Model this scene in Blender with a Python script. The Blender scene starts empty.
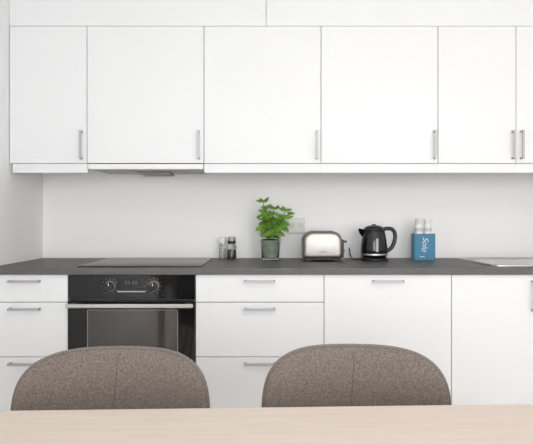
import bpy, bmesh, math, random
from mathutils import Vector, Matrix
random.seed(7)
S = bpy.context.scene
COL = S.collection

# ------------------------------------------------------------ materials
def mat(name, col, rough=0.5, metal=0.0, trans=0.0, ior=1.45, spec=0.5, coat=0.0,
        noise=None, bump=None, sheen=0.0, emit=None):
    m = bpy.data.materials.new(name); m.use_nodes = True
    nt = m.node_tree; b = nt.nodes['Principled BSDF']
    b.inputs['Base Color'].default_value = (*col, 1)
    b.inputs['Roughness'].default_value = rough
    b.inputs['Metallic'].default_value = metal
    b.inputs['IOR'].default_value = ior
    b.inputs['Transmission Weight'].default_value = trans
    b.inputs['Specular IOR Level'].default_value = spec
    b.inputs['Coat Weight'].default_value = coat
    b.inputs['Sheen Weight'].default_value = sheen
    if emit:
        b.inputs['Emission Color'].default_value = (*emit[0], 1)
        b.inputs['Emission Strength'].default_value = emit[1]
    tc = nt.nodes.new('ShaderNodeTexCoord')
    if noise:   # (col2, scale, stretch xyz, detail)
        c2, sc, st, det = noise
        mp = nt.nodes.new('ShaderNodeMapping'); mp.inputs['Scale'].default_value = st
        n = nt.nodes.new('ShaderNodeTexNoise'); n.inputs['Scale'].default_value = sc
        n.inputs['Detail'].default_value = det
        r = nt.nodes.new('ShaderNodeValToRGB')
        r.color_ramp.elements[0].position = 0.35; r.color_ramp.elements[1].position = 0.65
        r.color_ramp.elements[0].color = (*col, 1); r.color_ramp.elements[1].color = (*c2, 1)
        nt.links.new(tc.outputs['Object'], mp.inputs['Vector'])
        nt.links.new(mp.outputs['Vector'], n.inputs['Vector'])
        nt.links.new(n.outputs['Fac'], r.inputs['Fac'])
        nt.links.new(r.outputs['Color'], b.inputs['Base Color'])
    if bump:    # (scale, strength, dist, stretch)
        sc, stg, dist, st = bump
        mp = nt.nodes.new('ShaderNodeMapping'); mp.inputs['Scale'].default_value = st
        n = nt.nodes.new('ShaderNodeTexNoise'); n.inputs['Scale'].default_value = sc
        bp = nt.nodes.new('ShaderNodeBump'); bp.inputs['Strength'].default_value = stg
        bp.inputs['Distance'].default_value = dist
        nt.links.new(tc.outputs['Object'], mp.inputs['Vector'])
        nt.links.new(mp.outputs['Vector'], n.inputs['Vector'])
        nt.links.new(n.outputs['Fac'], bp.inputs['Height'])
        nt.links.new(bp.outputs['Normal'], b.inputs['Normal'])
    return m

ONE = (1, 1, 1)
M_wall  = mat('wall_paint', (0.90, 0.90, 0.90), 0.7, bump=(180, 0.05, 0.002, ONE))
M_splash= mat('splash_paint', (0.885, 0.878, 0.868), 0.6, bump=(180, 0.05, 0.002, ONE))
M_ceil  = mat('ceiling_paint', (0.92, 0.92, 0.92), 0.8, bump=(150, 0.05, 0.002, ONE))
M_floor = mat('floor_oak', (0.64, 0.56, 0.48), 0.45, noise=((0.55, 0.47, 0.39), 3, (1, 14, 1), 8))
M_door  = mat('cabinet_white', (0.80, 0.812, 0.825), 0.45, bump=(60, 0.01, 0.001, ONE))
M_carc  = mat('carcass_white', (0.80, 0.80, 0.80), 0.6, bump=(60, 0.01, 0.001, ONE))
M_steel = mat('brushed_steel', (0.55, 0.54, 0.53), 0.38, 1.0, bump=(60, 0.08, 0.001, (1, 30, 30)))
M_toast = mat('toaster_steel', (0.40, 0.375, 0.355), 0.42, 1.0, bump=(40, 0.06, 0.001, (1, 30, 30)))
M_handle= mat('handle_steel', (0.46, 0.46, 0.46), 0.55, 0.7, bump=(40, 0.03, 0.001, ONE))
M_sink  = mat('sink_steel', (0.40, 0.40, 0.39), 0.30, 1.0, bump=(40, 0.05, 0.001, (30, 1, 1)))
M_count = mat('laminate_dark', (0.098, 0.093, 0.090), 0.5, noise=((0.122, 0.116, 0.112), 90, ONE, 6), bump=(250, 0.1, 0.001, ONE))
M_black = mat('black_gloss', (0.006, 0.006, 0.007), 0.10, coat=0.2, bump=(5, 0.002, 0.001, ONE))
M_hob   = mat('hob_glass', (0.015, 0.015, 0.016), 0.25, bump=(5, 0.002, 0.001, ONE))
M_blkpl = mat('black_plastic', (0.015, 0.015, 0.016), 0.3, bump=(90, 0.03, 0.001, ONE))
M_win   = mat('oven_window', (0.035, 0.034, 0.034), 0.06, coat=1.0, bump=(5, 0.002, 0.001, ONE))
M_print = mat('white_print', (0.75, 0.75, 0.75), 0.5, bump=(90, 0.01, 0.001, ONE))
M_disp  = mat('display_digits', (0.14, 0.15, 0.17), 0.5, emit=((0.8, 0.9, 1.0), .02), bump=(90, 0.01, 0.001, ONE))
M_white = mat('white_plastic', (0.82, 0.82, 0.80), 0.35, bump=(60, 0.01, 0.001, ONE))
M_grey  = mat('grey_plastic', (0.30, 0.30, 0.30), 0.5, bump=(60, 0.01, 0.001, ONE))
M_lgrey = mat('hood_filter', (0.40, 0.40, 0.40), 0.5, 0.4, bump=(200, 0.2, 0.001, ONE))
M_blue  = mat('blue_card', (0.045, 0.20, 0.33), 0.5, noise=((0.05, 0.22, 0.36), 8, ONE, 3))
M_fab   = mat('taupe_felt', (0.130, 0.107, 0.093), 0.95, noise=((0.215, 0.180, 0.158), 210, ONE, 6), bump=(500, 0.5, 0.0015, ONE), sheen=0.2, spec=0.2)
M_seam  = mat('seam_thread', (0.105, 0.084, 0.072), 0.9, bump=(300, 0.3, 0.001, ONE))
M_leg   = mat('leg_black_metal', (0.02, 0.02, 0.02), 0.4, 0.5, bump=(60, 0.02, 0.001, ONE))
M_table = mat('table_beech', (0.60, 0.515, 0.445), 0.55, noise=((0.645, 0.56, 0.485), 5, (1.0, 16, 1), 8))
M_leaf  = mat('basil_leaf', (0.13, 0.30, 0.035), 0.42, noise=((0.26, 0.46, 0.08), 22, ONE, 2))
M_stem  = mat('basil_stem', (0.20, 0.38, 0.08), 0.5, noise=((0.25, 0.42, 0.1), 20, ONE, 2))
M_soil  = mat('soil', (0.03, 0.02, 0.015), 0.9, bump=(120, 0.8, 0.01, ONE))
M_potin = mat('nursery_pot', (0.32, 0.38, 0.30), 0.5, noise=((0.48, 0.53, 0.44), 18, (1, 1, 3), 3))
M_glass = mat('clear_glass', (0.95, 0.98, 0.96), 0.04, trans=1.0, bump=(10, 0.02, 0.001, ONE))
M_pep   = mat('peppercorns', (0.03, 0.022, 0.018), 0.7, noise=((0.2, 0.17, 0.14), 260, ONE, 2), bump=(260, 0.8, 0.004, ONE))
M_salt  = mat('salt', (0.75, 0.74, 0.72), 0.8, bump=(300, 0.5, 0.002, ONE))
# leaf: some translucency
nt = M_leaf.node_tree; b = nt.nodes['Principled BSDF']; out = nt.nodes['Material Output']
tr = nt.nodes.new('ShaderNodeBsdfTranslucent'); tr.inputs['Color'].default_value = (0.36, 0.58, 0.12, 1)
mx = nt.nodes.new('ShaderNodeMixShader'); mx.inputs[0].default_value = 0.3
nt.links.new(b.outputs[0], mx.inputs[1]); nt.links.new(tr.outputs[0], mx.inputs[2]); nt.links.new(mx.outputs[0], out.inputs['Surface'])

# ------------------------------------------------------------ helpers
def group(name, loc):
    e = bpy.data.objects.new(name, None); e.location = loc; e.empty_display_size = 0.05
    COL.objects.link(e); return e

def finish(name, bm, m, parent=None, bevel=0, segs=3, smooth=False, subsurf=0):
    vs = [v.co for v in bm.verts]
    c = Vector([(min(v[i] for v in vs) + max(v[i] for v in vs)) / 2 for i in range(3)])
    for v in bm.verts: v.co -= c
    bmesh.ops.recalc_face_normals(bm, faces=bm.faces)
    me = bpy.data.meshes.new(name); bm.to_mesh(me); bm.free()
    me.materials.append(m)
    if smooth or bevel:
        for p in me.polygons: p.use_smooth = True
    o = bpy.data.objects.new(name, me); COL.objects.link(o)
    if parent:
        o.parent = parent; o.location = c - parent.location
    else:
        o.location = c
    if bevel:
        md = o.modifiers.new('bevel', 'BEVEL'); md.width = bevel; md.segments = segs
        md.limit_method = 'ANGLE'; md.angle_limit = math.radians(40); md.harden_normals = True
    if subsurf:
        md = o.modifiers.new('sub', 'SUBSURF'); md.levels = subsurf; md.render_levels = subsurf
    return o

def add_box(bm, x0, x1, y0, y1, z0, z1):
    v = [bm.verts.new((x, y, z)) for x in (x0, x1) for y in (y0, y1) for z in (z0, z1)]
    for f in ((0,1,3,2),(4,6,7,5),(0,4,5,1),(2,3,7,6),(0,2,6,4),(1,5,7,3)):
        bm.faces.new([v[i] for i in f])

def box(name, x0, x1, y0, y1, z0, z1, m, parent=None, bevel=0, segs=2):
    bm = bmesh.new(); add_box(bm, x0, x1, y0, y1, z0, z1)
    return finish(name, bm, m, parent, bevel, segs)

def boxes(name, lst, m, parent=None, bevel=0):
    bm = bmesh.new()
    for b_ in lst: add_box(bm, *b_)
    return finish(name, bm, m, parent, bevel)

def lathe(name, prof, c, m, parent=None, n=40, axis='Z'):
    bm = bmesh.new(); rings = []
    for r, h in prof:
        ring = []
        for i in range(n):
            a = 2 * math.pi * i / n
            p = (r * math.cos(a), r * math.sin(a), h)
            if axis == 'Y': p = (p[0], -p[2], p[1])
            ring.append(bm.verts.new((p[0] + c[0], p[1] + c[1], p[2] + c[2])))
        rings.append(ring)
    for a, b_ in zip(rings, rings[1:]):
        for i in range(n):
            bm.faces.new((a[i], a[(i+1) % n], b_[(i+1) % n], b_[i]))
    bm.faces.new(rings[0]); bm.faces.new(rings[-1])
    o = finish(name, bm, m, parent, smooth=True)
    md = o.modifiers.new('es', 'EDGE_SPLIT'); md.split_angle = math.radians(38)
    return o

def tube(name, pts, r, m, parent=None, cyclic=False, smooth=True, res=6, radii=None):
    cu = bpy.data.curves.new(name + '_c', 'CURVE'); cu.dimensions = '3D'
    cu.bevel_depth = r; cu.bevel_resolution = res; cu.use_fill_caps = True; cu.resolution_u = 8
    sp = cu.splines.new('NURBS' if smooth else 'POLY'); sp.points.add(len(pts) - 1)
    for i, (p, q) in enumerate(zip(sp.points, pts)):
        p.co = (*q, 1)
        if radii: p.radius = radii[i]
    sp.use_cyclic_u = cyclic
    if smooth: sp.use_endpoint_u = True; sp.order_u = 3
    o = bpy.data.objects.new('tmp', cu); COL.objects.link(o)
    dg = bpy.context.evaluated_depsgraph_get()
    me = bpy.data.meshes.new_from_object(o.evaluated_get(dg))
    bpy.data.objects.remove(o)
    bm = bmesh.new(); bm.from_mesh(me)
    return finish(name, bm, m, parent, smooth=True)

def rrect(cx, cy, hw, hd, r, n=8):
    pts = []
    for sx, sy, a0 in ((1, 1, 0), (-1, 1, 90), (-1, -1, 180), (1, -1, 270)):
        for i in range(n + 1):
            a = math.radians(a0 + 90 * i / n)
            pts.append((cx + sx * (hw - r) + r * math.cos(a), cy + sy * (hd - r) + r * math.sin(a)))
    return pts

def loft(name, loops, m, parent=None, cap0=True, cap1=True, bevel=0, smooth=True):
    bm = bmesh.new(); R = [[bm.verts.new(p) for p in L] for L in loops]
    n = len(R[0])
    for a, b_ in zip(R, R[1:]):
        for i in range(n): bm.faces.new((a[i], a[(i+1) % n], b_[(i+1) % n], b_[i]))
    if cap0: bm.faces.new(R[0])
    if cap1: bm.faces.new(R[-1])
    o = finish(name, bm, m, parent, smooth=smooth)
    md = o.modifiers.new('es', 'EDGE_SPLIT'); md.split_angle = math.radians(35)
    return o

# ------------------------------------------------------------ planes
CAMZ = 1.14
WY = 3.02      # kitchen wall
UY = 2.62      # upper door fronts
LY = 2.405     # lower door fronts
XL = -1.318; XR = 3.0; YB = -2.3; CZ = 2.52
CT = 0.91      # counter top

# room shell
box('floor', XL-.12, XR+.12, YB-.12, WY+.12, -.1, 0, M_floor)
box('ceiling', XL-.12, XR+.12, YB-.12, WY+.12, CZ, CZ+.1, M_ceil)
box('wall_kitchen', XL, XR, WY, WY+.12, 0, CZ, M_splash)
box('wall_left', XL-.12, XL, YB-.12, WY+.12, 0, CZ, M_wall)
box('wall_right', XR, XR+.12, YB-.12, WY+.12, 0, CZ, M_wall)
wins = [(-0.95, 0.65), (1.05, 2.65)]; wz0, wz1 = 0.45, 2.3
boxes('wall_rear', [(XL, wins[0][0], YB-.12, YB, 0, CZ), (wins[0][1], wins[1][0], YB-.12, YB, 0, CZ),
                    (wins[1][1], XR, YB-.12, YB, 0, CZ),
                    (wins[0][0], wins[0][1], YB-.12, YB, 0, wz0), (wins[1][0], wins[1][1], YB-.12, YB, 0, wz0),
                    (wins[0][0], wins[0][1], YB-.12, YB, wz1, CZ), (wins[1][0], wins[1][1], YB-.12, YB, wz1, CZ)], M_wall)
for k, (a, b_) in enumerate(wins):
    g = group('window_%d' % (k+1), ((a+b_)/2, YB-.06, (wz0+wz1)/2))
    mid = (a+b_)/2; t = .06; y0, y1 = YB-.09, YB-.03
    boxes('frame', [(a, a+t, y0, y1, wz0, wz1), (b_-t, b_, y0, y1, wz0, wz1), (mid-t/2, mid+t/2, y0, y1, wz0, wz1),
                    (a+t, mid-t/2, y0, y1, wz0, wz0+t), (mid+t/2, b_-t, y0, y1, wz0, wz0+t),
                    (a+t, mid-t/2, y0, y1, wz1-t, wz1), (mid+t/2, b_-t, y0, y1, wz1-t, wz1)], M_white, g)
    L = bpy.data.lights.new('window_daylight', 'AREA'); L.shape = 'RECTANGLE'
    L.size = b_ - a; L.size_y = wz1 - wz0; L.energy = 73; L.color = (0.975, 0.988, 1.0)
    lo = bpy.data.objects.new('window_daylight', L); lo.location = (mid, YB-.13, (wz0+wz1)/2)
    lo.rotation_euler = Vector((0, 1, 0)).to_track_quat('-Z', 'Z').to_euler(); COL.objects.link(lo)
box('baseboard_left', XL, XL+.012, YB, LY-.05, 0, .07, M_white)
box('baseboard_right', XR-.012, XR, YB, WY, 0, .07, M_white)

# added fill light out of view, shaped as a flush round luminaire
g = group('added_fill_lamp', (0.6, 0.6, CZ))
lathe('fill_lamp_base', [(.20, -.03), (.21, -.02), (.21, 0)], (0.6, 0.6, CZ), M_white, g)
lathe('fill_lamp_diffuser', [(.02, -.075), (.1, -.07), (.16, -.055), (.19, -.03)], (0.6, 0.6, CZ),
      mat('fill_lamp_glow', (.9, .9, .9), .4, emit=((1, .985, .965), 22), bump=(5, .01, .001, ONE)), g)

# ------------------------------------------------------------ handles
def handle(x, y, z, L, vert, parent):
    d = 0.03; t = 0.0055
    bm = bmesh.new()
    if vert:
        add_box(bm, x-t, x+t, y-d, y-d+.007, z-L/2, z+L/2)
        add_box(bm, x-t, x+t, y-d+.007, y, z-L/2, z-L/2+.010)
        add_box(bm, x-t, x+t, y-d+.007, y, z+L/2-.010, z+L/2)
    else:
        add_box(bm, x-L/2, x+L/2, y-d, y-d+.007, z-t, z+t)
        add_box(bm, x-L/2, x-L/2+.010, y-d+.007, y, z-t, z+t)
        add_box(bm, x+L/2-.010, x+L/2, y-d+.007, y, z-t, z+t)
    finish('handle', bm, M_handle, parent, bevel=.0012, segs=2)

G = 0.0016
# ------------------------------------------------------------ wall cabinets
UE = [XL+.002, -.918, -.318, .282, .882, 1.282, 1.682, 2.282]
UZ0, UZ1 = 1.427, 2.13
hx = {0: -.944, 1: -.344, 2: .262, 3: .862, 4: 1.264, 5: 1.307, 6: 2.256}
for i in range(len(UE)-1):
    a, b_ = UE[i], UE[i+1]
    g = group('wall_cabinet', ((a+b_)/2, 2.82, UZ0))
    box('carcass', a+.0005, b_-.0005, UY+.0215, WY-.001, UZ0+.004, UZ1, M_carc, g)
    box('door', a+G, b_-G, UY, UY+.019, UZ0, UZ1-.002, M_door, g, .0012)
    handle(hx[i], UY, 1.519, .146, True, g)
    if i != 1:
        box('light_rail', a+(.012 if i == 0 else 0.0003), b_-.0003, UY+.010, UY+.028, 1.378, UZ0-.002, M_door, g, .0006)
# fascia to the ceiling
box('trim_1', XL+.001, -.0010, UY+.003, UY+.03, UZ1+.001, CZ, M_door, None, .001)
box('trim_2', .0010, 2.282, UY+.003, UY+.03, UZ1+.001, CZ, M_door, None, .001)

# range hood
g = group('range_hood', (-.618, 2.8, 1.41))
box('hood_body', -.914, -.322, UY+.035, WY-.04, 1.402, UZ0, M_white, g, .002)
box('hood_front_lip', -.914, -.322, UY+.004, UY+.033, 1.396, UZ0-.004, M_white, g, .002)
boxes('grease_filter', [(-.90, -.70, 2.68, 2.93, 1.397, 1.4015), (-.51, -.34, 2.68, 2.93, 1.397, 1.4015)], M_lgrey, g)
box('lamp_strip', -.69, -.525, 2.80, 2.93, 1.385, 1.4015, M_grey, g, .003)

# ------------------------------------------------------------ base cabinets
TOP = .879
def base_cabinet(name, a, b_, fronts, w=None):
    g = group(name, ((a+b_)/2, 2.7, 0))
    box('carcass', a+.0005, b_-.0005, LY+.0215, WY-.001, .08, TOP, M_carc, g)
    box('plinth', a+.0005, b_-.0005, LY+.06, LY+.075, 0, .079, M_door, g)
    for (z0, z1, hxx, hz, vert) in fronts:
        box('front', a+G, b_-G, LY, LY+.019, z0+G, z1-G, M_door, g, .0012)
        if hxx is not None: handle(hxx, LY, hz, .146, vert, g)
    return g
LE = [XL+.002, -.932, -.332, .273, .873]
Z1, Z2 = .7485, .4905
cl = (26-266)/212
base_cabinet('drawer_cabinet', LE[0], LE[1], [(Z1, TOP, cl, .848, False), (Z2, Z1, cl, .718, False), (.08, Z2, cl, .461, False)])
cm = (LE[2]+LE[3])/2
base_cabinet('drawer_cabinet', LE[2], LE[3], [(Z1, TOP, cm, .848, False), (Z2, Z1, cm, .718, False), (.08, Z2, cm, .461, False)])
base_cabinet('dishwasher', LE[3], LE[4], [(.08, TOP, (LE[3]+LE[4])/2, .848, False)])
g = group('sink_cabinet', (1.273, 2.7, 0))
a, b_ = .873, 1.673
boxes('carcass', [(a+.0005, a+.018, LY+.0215, WY-.001, .08, TOP), (b_-.018, b_-.0005, LY+.0215, WY-.001, .08, TOP),
                  (a+.018, b_-.018, LY+.0215, WY-.001, .08, .098), (a+.018, b_-.018, WY-.012, WY-.001, .098, TOP),
                  (a+.018, b_-.018, LY+.0215, LY+.04, .80, TOP)], M_carc, g)
box('plinth', a+.0005, b_-.0005, LY+.06, LY+.075, 0, .079, M_door, g)
box('door_left', a+G, 1.273-G, LY, LY+.019, .08, TOP-G, M_door, g, .0012)
box('door_right', 1.273+G, b_-G, LY, LY+.019, .08, TOP-G, M_door, g, .0012)
handle(1.252, LY, .779, .146, True, g); handle(1.294, LY, .779, .146, True, g)
base_cabinet('drawer_cabinet', 1.673, 2.273, [(Z1, TOP, 1.973, .848, False), (Z2, Z1, 1.973, .718, False), (.08, Z2, 1.973, .461, False)])

# ------------------------------------------------------------ oven
g = group('oven', (-.632, 2.7, 0))
a, b_ = -.930, -.334
box('carcass', a, b_, LY+.022, WY-.001, .08, TOP, M_grey, g)
box('plinth', a, b_, LY+.06, LY+.075, 0, .079, M_door, g)
box('lower_panel', a, b_, LY, LY+.019, .08, .275, M_door, g, .001)
box('control_panel', a, b_, LY-.004, LY+.02, .762, TOP-.002, M_black, g, .0015)
boxes('door_frame', [(a, b_, LY-.008, LY+.02, .285, .757)], M_black, g, .002)
box('door_window', a+.095, b_-.082, LY-.0092, LY-.0078, .36, .712, M_win, g)
boxes('window_border', [(a+.092, b_-.079, LY-.0095, LY-.008, .712, .7145), (a+.092, a+.0945, LY-.0095, LY-.008, .36, .712),
                        (b_-.0815, b_-.079, LY-.0095, LY-.008, .36, .712)], M_grey, g)
box('handle_bar', a+.004, b_-.004, LY-.05, LY-.036, .728, .748, M_steel, g, .004, 3)
boxes('handle_posts', [(a+.02, a+.045, LY-.037, LY-.008, .731, .745), (b_-.045, b_-.02, LY-.037, LY-.008, .731, .745)], M_steel, g, .002)
for kx in (-.733, -.528):
    zc = CAMZ - 67/212
    lathe('knob', [(.030, 0), (.030, .003), (.022, .004), (.021, .022), (.018, .025)], (kx, LY-.004, zc), M_blkpl, g, axis='Y')
    lathe('knob_ring', [(.0245, .0031), (.0245, .0055), (.0228, .0056), (.0228, .0031)], (kx, LY-.004, zc), M_lgrey, g, axis='Y')
    box('knob_pointer', kx-.0015, kx+.0015, LY-.0302, LY-.0288, zc+.004, zc+.017, M_print, g)
    tk = []
    for q in range(11):
        an = math.radians(-60 + q*30)
        px, pz = kx + .036*math.cos(an), zc + .036*math.sin(an)
        tk.append((px-.0013, px+.0013, LY-.0048, LY-.0038, pz-.0013, pz+.0013))
    boxes('dial_marks', tk, M_lgrey, g)
box('display', -.70, -.565, LY-.0052, LY-.0035, .815, .862, mat('display_glass', (.012, .013, .016), .08, bump=(5, .001, .001, ONE)), g)
dg = []
for q, dx in enumerate((-.662, -.648, -.628, -.614)):
    for (x0, x1, z0, z1) in ((0, .008, .0, .0014), (0, .008, .0066, .008), (0, .008, .0136, .015), (0, .0014, 0, .015), (.0066, .008, 0, .015)):
        dg.append((dx+x0, dx+x1, LY-.0058, LY-.0050, .834+z0, .834+z1))
boxes('display_digits', dg, M_disp, g)
boxes('button_row', [(-.698+.0, -.567, LY-.0056, LY-.0038, .796, .802)], M_lgrey, g)

# ------------------------------------------------------------ countertop with sink cutout
sx0, sx1, sy0, sy1 = 1.12, 1.64, 2.50, 2.92
boxes('countertop', [(XL+.002, sx0, LY-.02, WY-.001, .8805, CT), (sx1, 2.273, LY-.02, WY-.001, .8805, CT),
                     (sx0, sx1, LY-.02, sy0, .8805, CT), (sx0, sx1, sy1, WY-.001, .8805, CT)], M_count)

# cooktop
g = group('cooktop', (-.61, 2.7, CT))
L0 = rrect(-.605, 2.70, .296, .265, .008)
loft('glass', [[(x, y, CT+.0004) for x, y in L0], [(x, y, CT+.005) for x, y in L0],
               [(x, y, CT+.006) for x, y in rrect(-.605, 2.70, .294, .263, .007)]], M_hob, g)

# sink
g = group('kitchen_sink', (1.38, 2.71, CT))
cx, cy = 1.38, 2.71
def rl(hw, hd, r, z): return [(x, y, z) for x, y in rrect(cx, cy, hw, hd, r)]
loft('bowl', [rl(.285, .235, .05, CT+.0005), rl(.284, .234, .05, CT+.007), rl(.278, .228, .048, CT+.009), rl(.262, .212, .045, CT+.007), rl(.245, .195, .06, CT+.001),
              rl(.240, .190, .06, CT-.02), rl(.225, .175, .06, CT-.15), rl(.17, .13, .05, CT-.165)], M_sink, g, cap0=False)
lathe('drain', [(.04, 0), (.04, .003), (.03, .004), (.028, .002)], (cx, cy, CT-.164), M_steel, g)
g = group('kitchen_faucet', (1.62, 2.97, CT))
lathe('faucet_base', [(.026, 0.0005), (.026, .01), (.022, .02), (.020, .12), (.016, .13)], (1.63, 2.965, CT), M_steel, g)
tube('spout', [(1.63, 2.965, CT+.12), (1.63, 2.965, CT+.28), (1.63, 2.93, CT+.34), (1.63, 2.82, CT+.35), (1.63, 2.78, CT+.30), (1.63, 2.775, CT+.24)], .011, M_steel, g)
tube('lever', [(1.65, 2.965, CT+.09), (1.70, 2.955, CT+.10), (1.73, 2.95, CT+.115)], .006, M_steel, g)

# ------------------------------------------------------------ toaster
g = group('toaster', (.31, 2.82, CT))
tx0, tx1, tz0, tz1 = .199, .412, CT+.014, CT+.163
cxx, czz = (tx0+tx1)/2, (tz0+tz1)/2; hw, hh = (tx1-tx0)/2, (tz1-tz0)/2
def tprof(ins):
    r = .052-ins*.6; rb = .016; w, h = hw-ins, hh-ins; P = []
    for sx, sz, a0, rr in ((1, 1, 0, r), (-1, 1, 90, r), (-1, -1, 180, rb), (1, -1, 270, rb)):
        for i in range(9):
            an = math.radians(a0 + 90*i/8)
            P.append((cxx+sx*(w-rr)+rr*math.cos(an), czz+sz*(h-rr)+rr*math.sin(an)))
    return P
lp = []
for y, ins in ((2.743, .020), (2.745, .012), (2.751, .005), (2.762, 0), (2.878, 0), (2.888, .005), (2.894, .012), (2.896, .020)):
    lp.append([(x, y, z) for x, z in tprof(ins)])
loft('body', lp, M_toast, g)
boxes('base', [(tx0+.008, tx1-.008, 2.757, 2.883, CT+.008, CT+.017)], M_blkpl, g, .002)
boxes('feet', [(x-.012, x+.012, y-.01, y+.01, CT+.0005, CT+.009) for x in (tx0+.03, tx1-.03) for y in (2.775, 2.865)], M_blkpl, g, .002)
boxes('bread_slots', [(tx0+.045, tx1-.045, 2.785, 2.808, tz1-.002, tz1+.0015), (tx0+.045, tx1-.045, 2.832, 2.855, tz1-.002, tz1+.0015)], M_blkpl, g)
boxes('end_panel', [(tx1-.002, tx1+.010, 2.765, 2.875, CT+.02, tz1-.045)], M_blkpl, g, .005)
boxes('lever', [(tx1+.010, tx1+.030, 2.785, 2.825, tz1-.062, tz1-.050)], M_blkpl, g, .004)
lathe('browning_dial', [(.014, 0), (.013, .012), (.010, .014)], (tx1+.010, 2.82, CT+.05), M_steel, g)
boxes('front_label', [(cxx-.02, cxx+.02, 2.7420, 2.7436, CT+.05, CT+.057)], M_grey, g)

# ------------------------------------------------------------ kettle
kx, ky = .600, 2.84
g = group('electric_kettle', (kx, ky, CT))
lathe('power_base', [(.074, .0005), (.078, .004), (.078, .012), (.070, .018), (.060, .020)], (kx, ky, CT), M_blkpl, g)
lathe('body', [(.064, .021), (.070, .026), (.073, .04), (.073, .07), (.069, .11), (.062, .15), (.058, .166), (.055, .170)], (kx, ky, CT), M_black, g, 48)
lathe('lid', [(.055, .1705), (.054, .178), (.046, .187), (.030, .193), (.012, .196), (.011, .200), (.003, .202)], (kx, ky, CT), M_blkpl, g, 40)
lathe('steel_band', [(.0735, .030), (.0742, .032), (.0742, .038), (.0735, .040)], (kx, ky, CT), M_steel, g, 48)
lp = []
for (dx, hw_, z0, z1) in ((-.045, .030, .110, .172), (-.064, .024, .128, .174), (-.078, .014, .148, .177), (-.086, .007, .164, .178)):
    lp.append([(kx+dx, ky-hw_, CT+z1), (kx+dx, ky+hw_, CT+z1), (kx+dx, ky+hw_*.6, CT+(z0*.7+z1*.3)), (kx+dx, ky, CT+z0), (kx+dx, ky-hw_*.6, CT+(z0*.7+z1*.3))])
loft('spout', lp, M_black, g)
tube('handle', [(kx+.045, ky, CT+.172), (kx+.075, ky, CT+.180), (kx+.108, ky, CT+.172), (kx+.120, ky, CT+.140),
                (kx+.112, ky, CT+.095), (kx+.092, ky, CT+.060), (kx+.066, ky, CT+.050)], .011, M_blkpl, g)
boxes('water_gauge', [(kx-.006, kx+.010, ky-.0752, ky-.066, CT+.05, CT+.125)], mat('gauge', (.25, .27, .28), .1, bump=(5, .001, .001, ONE)), g, .003)
tube('power_cord', [(kx-.07, ky+.02, CT+.006), (kx-.10, ky-.0, CT+.004), (kx-.115, ky+.05, CT+.004), (kx-.10, ky+.11, CT+.004), (kx-.11, ky+.15, CT+.02), (kx-.11, ky+.165, CT+.06)], .0032, M_blkpl, g)

# ------------------------------------------------------------ blue box + bottles
g = group('dish_soap_box', (.87, 2.875, CT))
x0, x1, y0, y1, z0, z1 = .826, .941, 2.84, 2.905, CT+.0005, CT+.148
boxes('carton', [(x0, x1, y0, y0+.003, z0, z1), (x0, x1, y1-.003, y1, z0, z1), (x0, x0+.003, y0+.003, y1-.003, z0, z1),
                 (x1-.003, x1, y0+.003, y1-.003, z0, z1), (x0+.003, x1-.003, y0+.003, y1-.003, z0, z0+.003)], M_blue, g)
fc = bpy.data.curves.new('txt', 'FONT'); fc.body = 'Solo'; fc.size = .046; fc.extrude = .0004; fc.align_x = 'CENTER'; fc.align_y = 'CENTER'; fc.shear = .3
fo = bpy.data.objects.new('tmp', fc); COL.objects.link(fo)
me = bpy.data.meshes.new_from_object(fo.evaluated_get(bpy.context.evaluated_depsgraph_get())); bpy.data.objects.remove(fo)
bm = bmesh.new(); bm.from_mesh(me)
bm.transform(Matrix.Translation(((x0+x1)/2, y0-.0006, (z0+z1)/2+.015)) @ Matrix.Rotation(math.radians(90), 4, 'X') @ Matrix.Rotation(math.radians(-95), 4, 'Z'))
finish('lettering', bm, M_print, g)
boxes('small_print', [((x0+x1)/2-.028, (x0+x1)/2-.002, y0-.0007, y0+.0005, z0+.018, z0+.022)], M_print, g)
M_cap = mat('cap', (.72, .73, .74), .35, bump=(5, .001, .001, ONE)); M_lab = mat('label_grey', (.55, .57, .6), .5, bump=(5, .001, .001, ONE))
for bx in (.859, .909):
    lathe('bottle', [(.018, .004), (.0215, .008), (.0215, .190), (.020, .200), (.0165, .203), (.0165, .205)], (bx, 2.873, CT), M_white, g)
    lathe('bottle_cap', [(.0185, .2055), (.019, .207), (.019, .226), (.0175, .229), (.006, .230)], (bx, 2.873, CT), M_cap, g)
    lathe('bottle_label', [(.0217, .160), (.0219, .161), (.0219, .180), (.0217, .181)], (bx, 2.873, CT), M_lab, g)

# ------------------------------------------------------------ outlet
g = group('wall_outlet', (.178, WY, 1.10))
box('plate', .125, .231, WY-.014, WY-.0005, 1.056, 1.146, mat('outlet_plastic', (.70, .69, .67), .4, bump=(60, .01, .001, ONE)), g, .003, 3)
M_well = mat('well', (.62, .61, .60), .5, bump=(5, .001, .001, ONE))
for ox in (.153, .203):
    lathe('socket_ring', [(.0225, .0142), (.0225, .017), (.0205, .017), (.0195, .0144)], (ox, WY, 1.101), M_white, g, axis='Y')
    lathe('socket_well', [(.0195, .0141), (.0195, .0148)], (ox, WY, 1.101), M_well, g, axis='Y')
    boxes('holes', [(ox-.011, ox-.007, WY-.0156, WY-.0146, 1.0990, 1.1030), (ox+.007, ox+.011, WY-.0156, WY-.0146, 1.0990, 1.1030)], M_grey, g)

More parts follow.
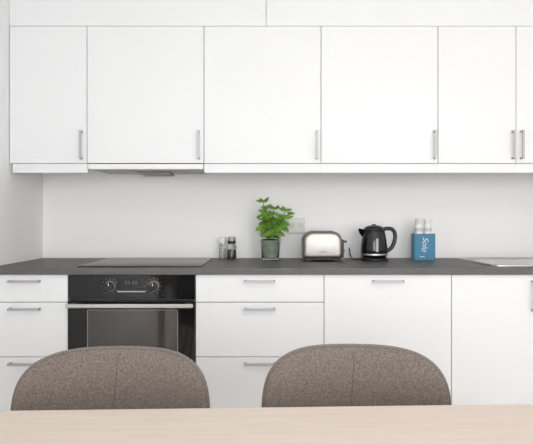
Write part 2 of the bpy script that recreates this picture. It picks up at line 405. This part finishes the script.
# ------------------------------------------------------------ salt and pepper
jx, jy = -.252, 2.955
g = group('salt_shaker', (jx, jy, CT))
lathe('glass_body', [(.018, .0008), (.020, .004), (.020, .075), (.016, .085), (.014, .088)], (jx, jy, CT), M_glass, g)
lathe('salt', [(.0165, .004), (.0175, .006), (.0175, .06), (.016, .061)], (jx, jy, CT), M_salt, g)
lathe('cap', [(.0155, .0885), (.016, .09), (.016, .115), (.012, .123), (.004, .125)], (jx, jy, CT), M_white, g)
jx = -.198
g = group('pepper_grinder', (jx, jy-.01, CT))
lathe('glass_body', [(.023, .0008), (.026, .004), (.026, .075), (.021, .085), (.019, .088)], (jx, jy-.01, CT), M_glass, g)
lathe('peppercorns', [(.021, .004), (.0225, .006), (.0225, .050), (.020, .052)], (jx, jy-.01, CT), M_pep, g)
lathe('cap', [(.021, .0885), (.023, .09), (.023, .118), (.019, .126), (.006, .128)], (jx, jy-.01, CT), M_lgrey, g)
lathe('cap_ring', [(.0235, .090), (.0238, .091), (.0238, .104), (.0235, .105)], (jx, jy-.01, CT), M_blkpl, g)

# ------------------------------------------------------------ basil
px, py = .024, 2.86
g = group('potted_basil', (px, py, CT))
lathe('glass_pot', [(.040, .0008), (.046, .004), (.049, .02), (.060, .135), (.0625, .142), (.060, .143), (.0575, .135), (.046, .02), (.040, .012), (.002, .010)], (px, py, CT), M_glass, g, 48)
lathe('nursery_pot', [(.038, .013), (.042, .018), (.053, .108), (.055, .112), (.052, .112)], (px, py, CT), M_potin, g)
lathe('soil', [(.050, .1125), (.040, .116), (.02, .118), (.004, .119)], (px, py, CT), M_soil, g)
lb = bmesh.new()
def leaf(base, d, up, L, W):
    d = d.normalized(); s = d.cross(up)
    if s.length < .01: s = Vector((1, 0, 0))
    s.normalize(); n = s.cross(d).normalized()
    NI = 7; rows = []; cup = random.uniform(.15, .5); dr = random.uniform(.15, .55)
    for i in range(NI):
        t = i/(NI-1); w = W*.5*(math.sin(math.pi*min(1, t**.75))**.8) if 0 < t < 1 else W*.02
        c = base + d*L*(t - .12*dr*t*t) - n*dr*L*t*t
        rows.append([lb.verts.new(c + s*w*j + n*(-w*cup*abs(j)**1.5 + (.0014 if j in (-.5, .5) else 0))) for j in (-1, -.5, 0, .5, 1)])
    for a_, b2 in zip(rows, rows[1:]):
        for j in range(4): lb.faces.new((a_[j], a_[j+1], b2[j+1], b2[j]))
tops = [(-.040, .00, 1.250, 1.0), (-.020, -.03, 1.215, 1.0), (.02, .02, 1.210, 1.05), (.085, -.01, 1.200, 1.1), (.065, -.04, 1.16, 1.1), (-.045, -.035, 1.15, 1.0),
        (.005, .035, 1.18, 1.0), (.112, .01, 1.180, .95), (.0, -.06, 1.12, 1.0), (-.03, .04, 1.11, 1.0), (.04, -.055, 1.10, 1.0), (-.01, -.045, 1.16, 1.0), (.03, -.05, 1.14, 1.0)]
for ti, (dx, dy, tz, sc) in enumerate(tops):
    b0 = Vector((px+dx*.25+random.uniform(-.01, .01), py+dy*.3, CT+.116)); b3 = Vector((px+dx, py+dy, tz-.015))
    mid = b0.lerp(b3, .5) + Vector((0, 0, .015)) - Vector((dx*.12, dy*.12, 0))
    tube('stem_%d' % (ti+1), [b0, mid, b3], .0022, M_stem, g, res=2)
    nn = 5; ang = random.uniform(0, 6.28)
    for k in range(nn):
        t = .30 + .70*k/(nn-1)
        p = (b0*(1-t)**2 + mid*2*t*(1-t) + b3*t*t)
        ang += math.pi/2 + random.uniform(-.3, .3)
        Lf = (.050, .060, .060, .055, .042)[k]*sc*random.uniform(.85, 1.1)
        for q in (0, math.pi):
            a_ = ang + q; el = (.0, .05, .15, .35, .8)[k] + random.uniform(-.25, .2)
            d = Vector((math.cos(a_)*math.cos(el), math.sin(a_)*math.cos(el), math.sin(el)))
            # blades tip towards the daylight (the room side)
            leaf(p, d, Vector((random.uniform(-.2, .2), -.6, 1)), Lf, Lf*.72)
    for q in range(3):
        a_ = random.uniform(0, 6.28); el = random.uniform(.5, 1.2)
        leaf(b3, Vector((math.cos(a_)*math.cos(el), math.sin(a_)*math.cos(el), math.sin(el))), Vector((0, -.4, 1)), .034*sc, .024*sc)
finish('leaves', lb, M_leaf, g, smooth=True)

# ------------------------------------------------------------ dining table
g = group('dining_table', (.15, .66, 0))
box('table_top', -.85, 1.15, .235, 1.093, .712, .74, M_table, g, .004, 3)
boxes('apron', [(-.76, 1.06, .31, .33, .64, .7115), (-.76, 1.06, .99, 1.01, .64, .7115), (-.76, -.74, .33, .99, .64, .7115), (1.04, 1.06, .33, .99, .64, .7115)], M_table, g)
for i, (x, y) in enumerate(((-.77, .31), (1.07, .31), (-.77, 1.01), (1.07, 1.01))):
    loft('leg_%d' % (i+1), [[(a_, b2, 0.0) for a_, b2 in rrect(x, y, .018, .018, .006, 3)], [(a_, b2, .711) for a_, b2 in rrect(x, y, .028, .028, .008, 3)]], M_table, g)
g.rotation_euler = (0, 0, math.radians(2.0))

# ------------------------------------------------------------ chairs
def chair(cx, cy, W, rz, ztop):
    g = group('dining_chair', (0, 0, 0))
    zc = .60; N = 120; bu = ztop - zc; bd = .21
    def outline(t):
        c, s = math.cos(t), math.sin(t)
        if s >= 0: n = 3.9; b_ = bu
        else: n = 2.4; b_ = bd
        x = math.copysign(abs(c)**(2/n), c); z = math.copysign(abs(s)**(2/n), s)
        return x*W, z*b_
    TH = .028
    scl = [0.12, .3, .5, .68, .8, .88, .935, .97, .99, 1.0]
    def bend(x, z): return -1.25*x*x + .10*z*.6
    bm = bmesh.new()
    def ring(s, side):
        off = TH*(1 - s**9)**.5 if s < 1 else 0
        R = []
        for i in range(N):
            x, z = outline(2*math.pi*i/N); x *= s; z *= s
            R.append(bm.verts.new((x, bend(x, z) + side*off, zc+z)))
        return R
    rings = [ring(s, -1) for s in scl] + [ring(s, 1) for s in reversed(scl[:-1])]
    for a_, b2 in zip(rings, rings[1:]):
        for i in range(N): bm.faces.new((a_[i], a_[(i+1) % N], b2[(i+1) % N], b2[i]))
    for R, sd in ((rings[0], -1), (rings[-1], 1)):
        c = bm.verts.new((0, sd*TH, zc))
        for i in range(N): bm.faces.new((R[i], R[(i+1) % N], c))
    finish('backrest', bm, M_fab, g, smooth=True)
    for sd, nm in ((-1, 'front_seam'), (1, 'rear_seam')):
        s = .975; off = TH*(1-s**9)**.5
        pts = []
        for i in range(N):
            x, z = outline(2*math.pi*i/N); x *= s; z *= s
            pts.append((x, bend(x, z)+sd*(off-.0001), zc+z))
        tube(nm, pts, .0008, M_seam, g, cyclic=True, smooth=False, res=2)
    pts = []
    for i in range(25):
        s = -.9 + 1.88*i/24; z = s*(bu if s > 0 else bd)
        off = TH*(1-abs(s)**9)**.5
        pts.append((.004 - .014*(1-max(s, 0)), bend(0, z) - off - .0001, zc+z))
    tube('centre_seam', pts, .0009, M_seam, g, smooth=False, res=2)
    lp = []
    for z, ins in ((.405, .03), (.410, .012), (.425, .002), (.445, 0), (.462, .006), (.472, .022), (.477, .05), (.479, .10)):
        P = []
        for x, y in rrect(0, -.245, .235-ins, .215-ins, max(.11-ins, .03), 10): P.append((x, y, z))
        lp.append(P)
    loft('seat', lp, M_fab, g)
    for i, (sx, sy) in enumerate(((-1, -1), (1, -1), (-1, 1), (1, 1))):
        tube('leg_%d' % (i+1), [(sx*.15, -.245+sy*.13, .41), (sx*.19, -.245+sy*.17, .2), (sx*.225, -.245+sy*.205, .003)], .011, M_leg, g, smooth=False)
    boxes('under_frame', [(-.16, .16, -.385, -.365, .392, .406), (-.16, .16, -.125, -.105, .392, .406)], M_leg, g, .002)
    g.location = (cx, cy, 0); g.rotation_euler = (0, 0, rz)
chair(-.390, 1.350, .248, math.radians(2), .802)
chair(.231, 1.365, .241, math.radians(-2), .804)

# ------------------------------------------------------------ world
w = bpy.data.worlds.new('world'); S.world = w; w.use_nodes = True
nt = w.node_tree; bg = nt.nodes['Background']
sky = nt.nodes.new('ShaderNodeTexSky'); sky.sky_type = 'HOSEK_WILKIE'; sky.turbidity = 6
sky.sun_direction = Vector((-.4, .5, .7)).normalized()
nt.links.new(sky.outputs[0], bg.inputs[0]); bg.inputs[1].default_value = 1.0

# ------------------------------------------------------------ camera
cam = bpy.data.cameras.new('camera'); co = bpy.data.objects.new('camera', cam); COL.objects.link(co)
co.location = (0, 0, CAMZ); co.rotation_euler = (math.radians(90), 0, 0)
cam.sensor_width = 36; cam.lens = 511/533*36; cam.shift_y = -3/533; cam.shift_x = .5/533
cam.clip_start = .02
S.camera = co
S.view_settings.view_transform = 'Standard'
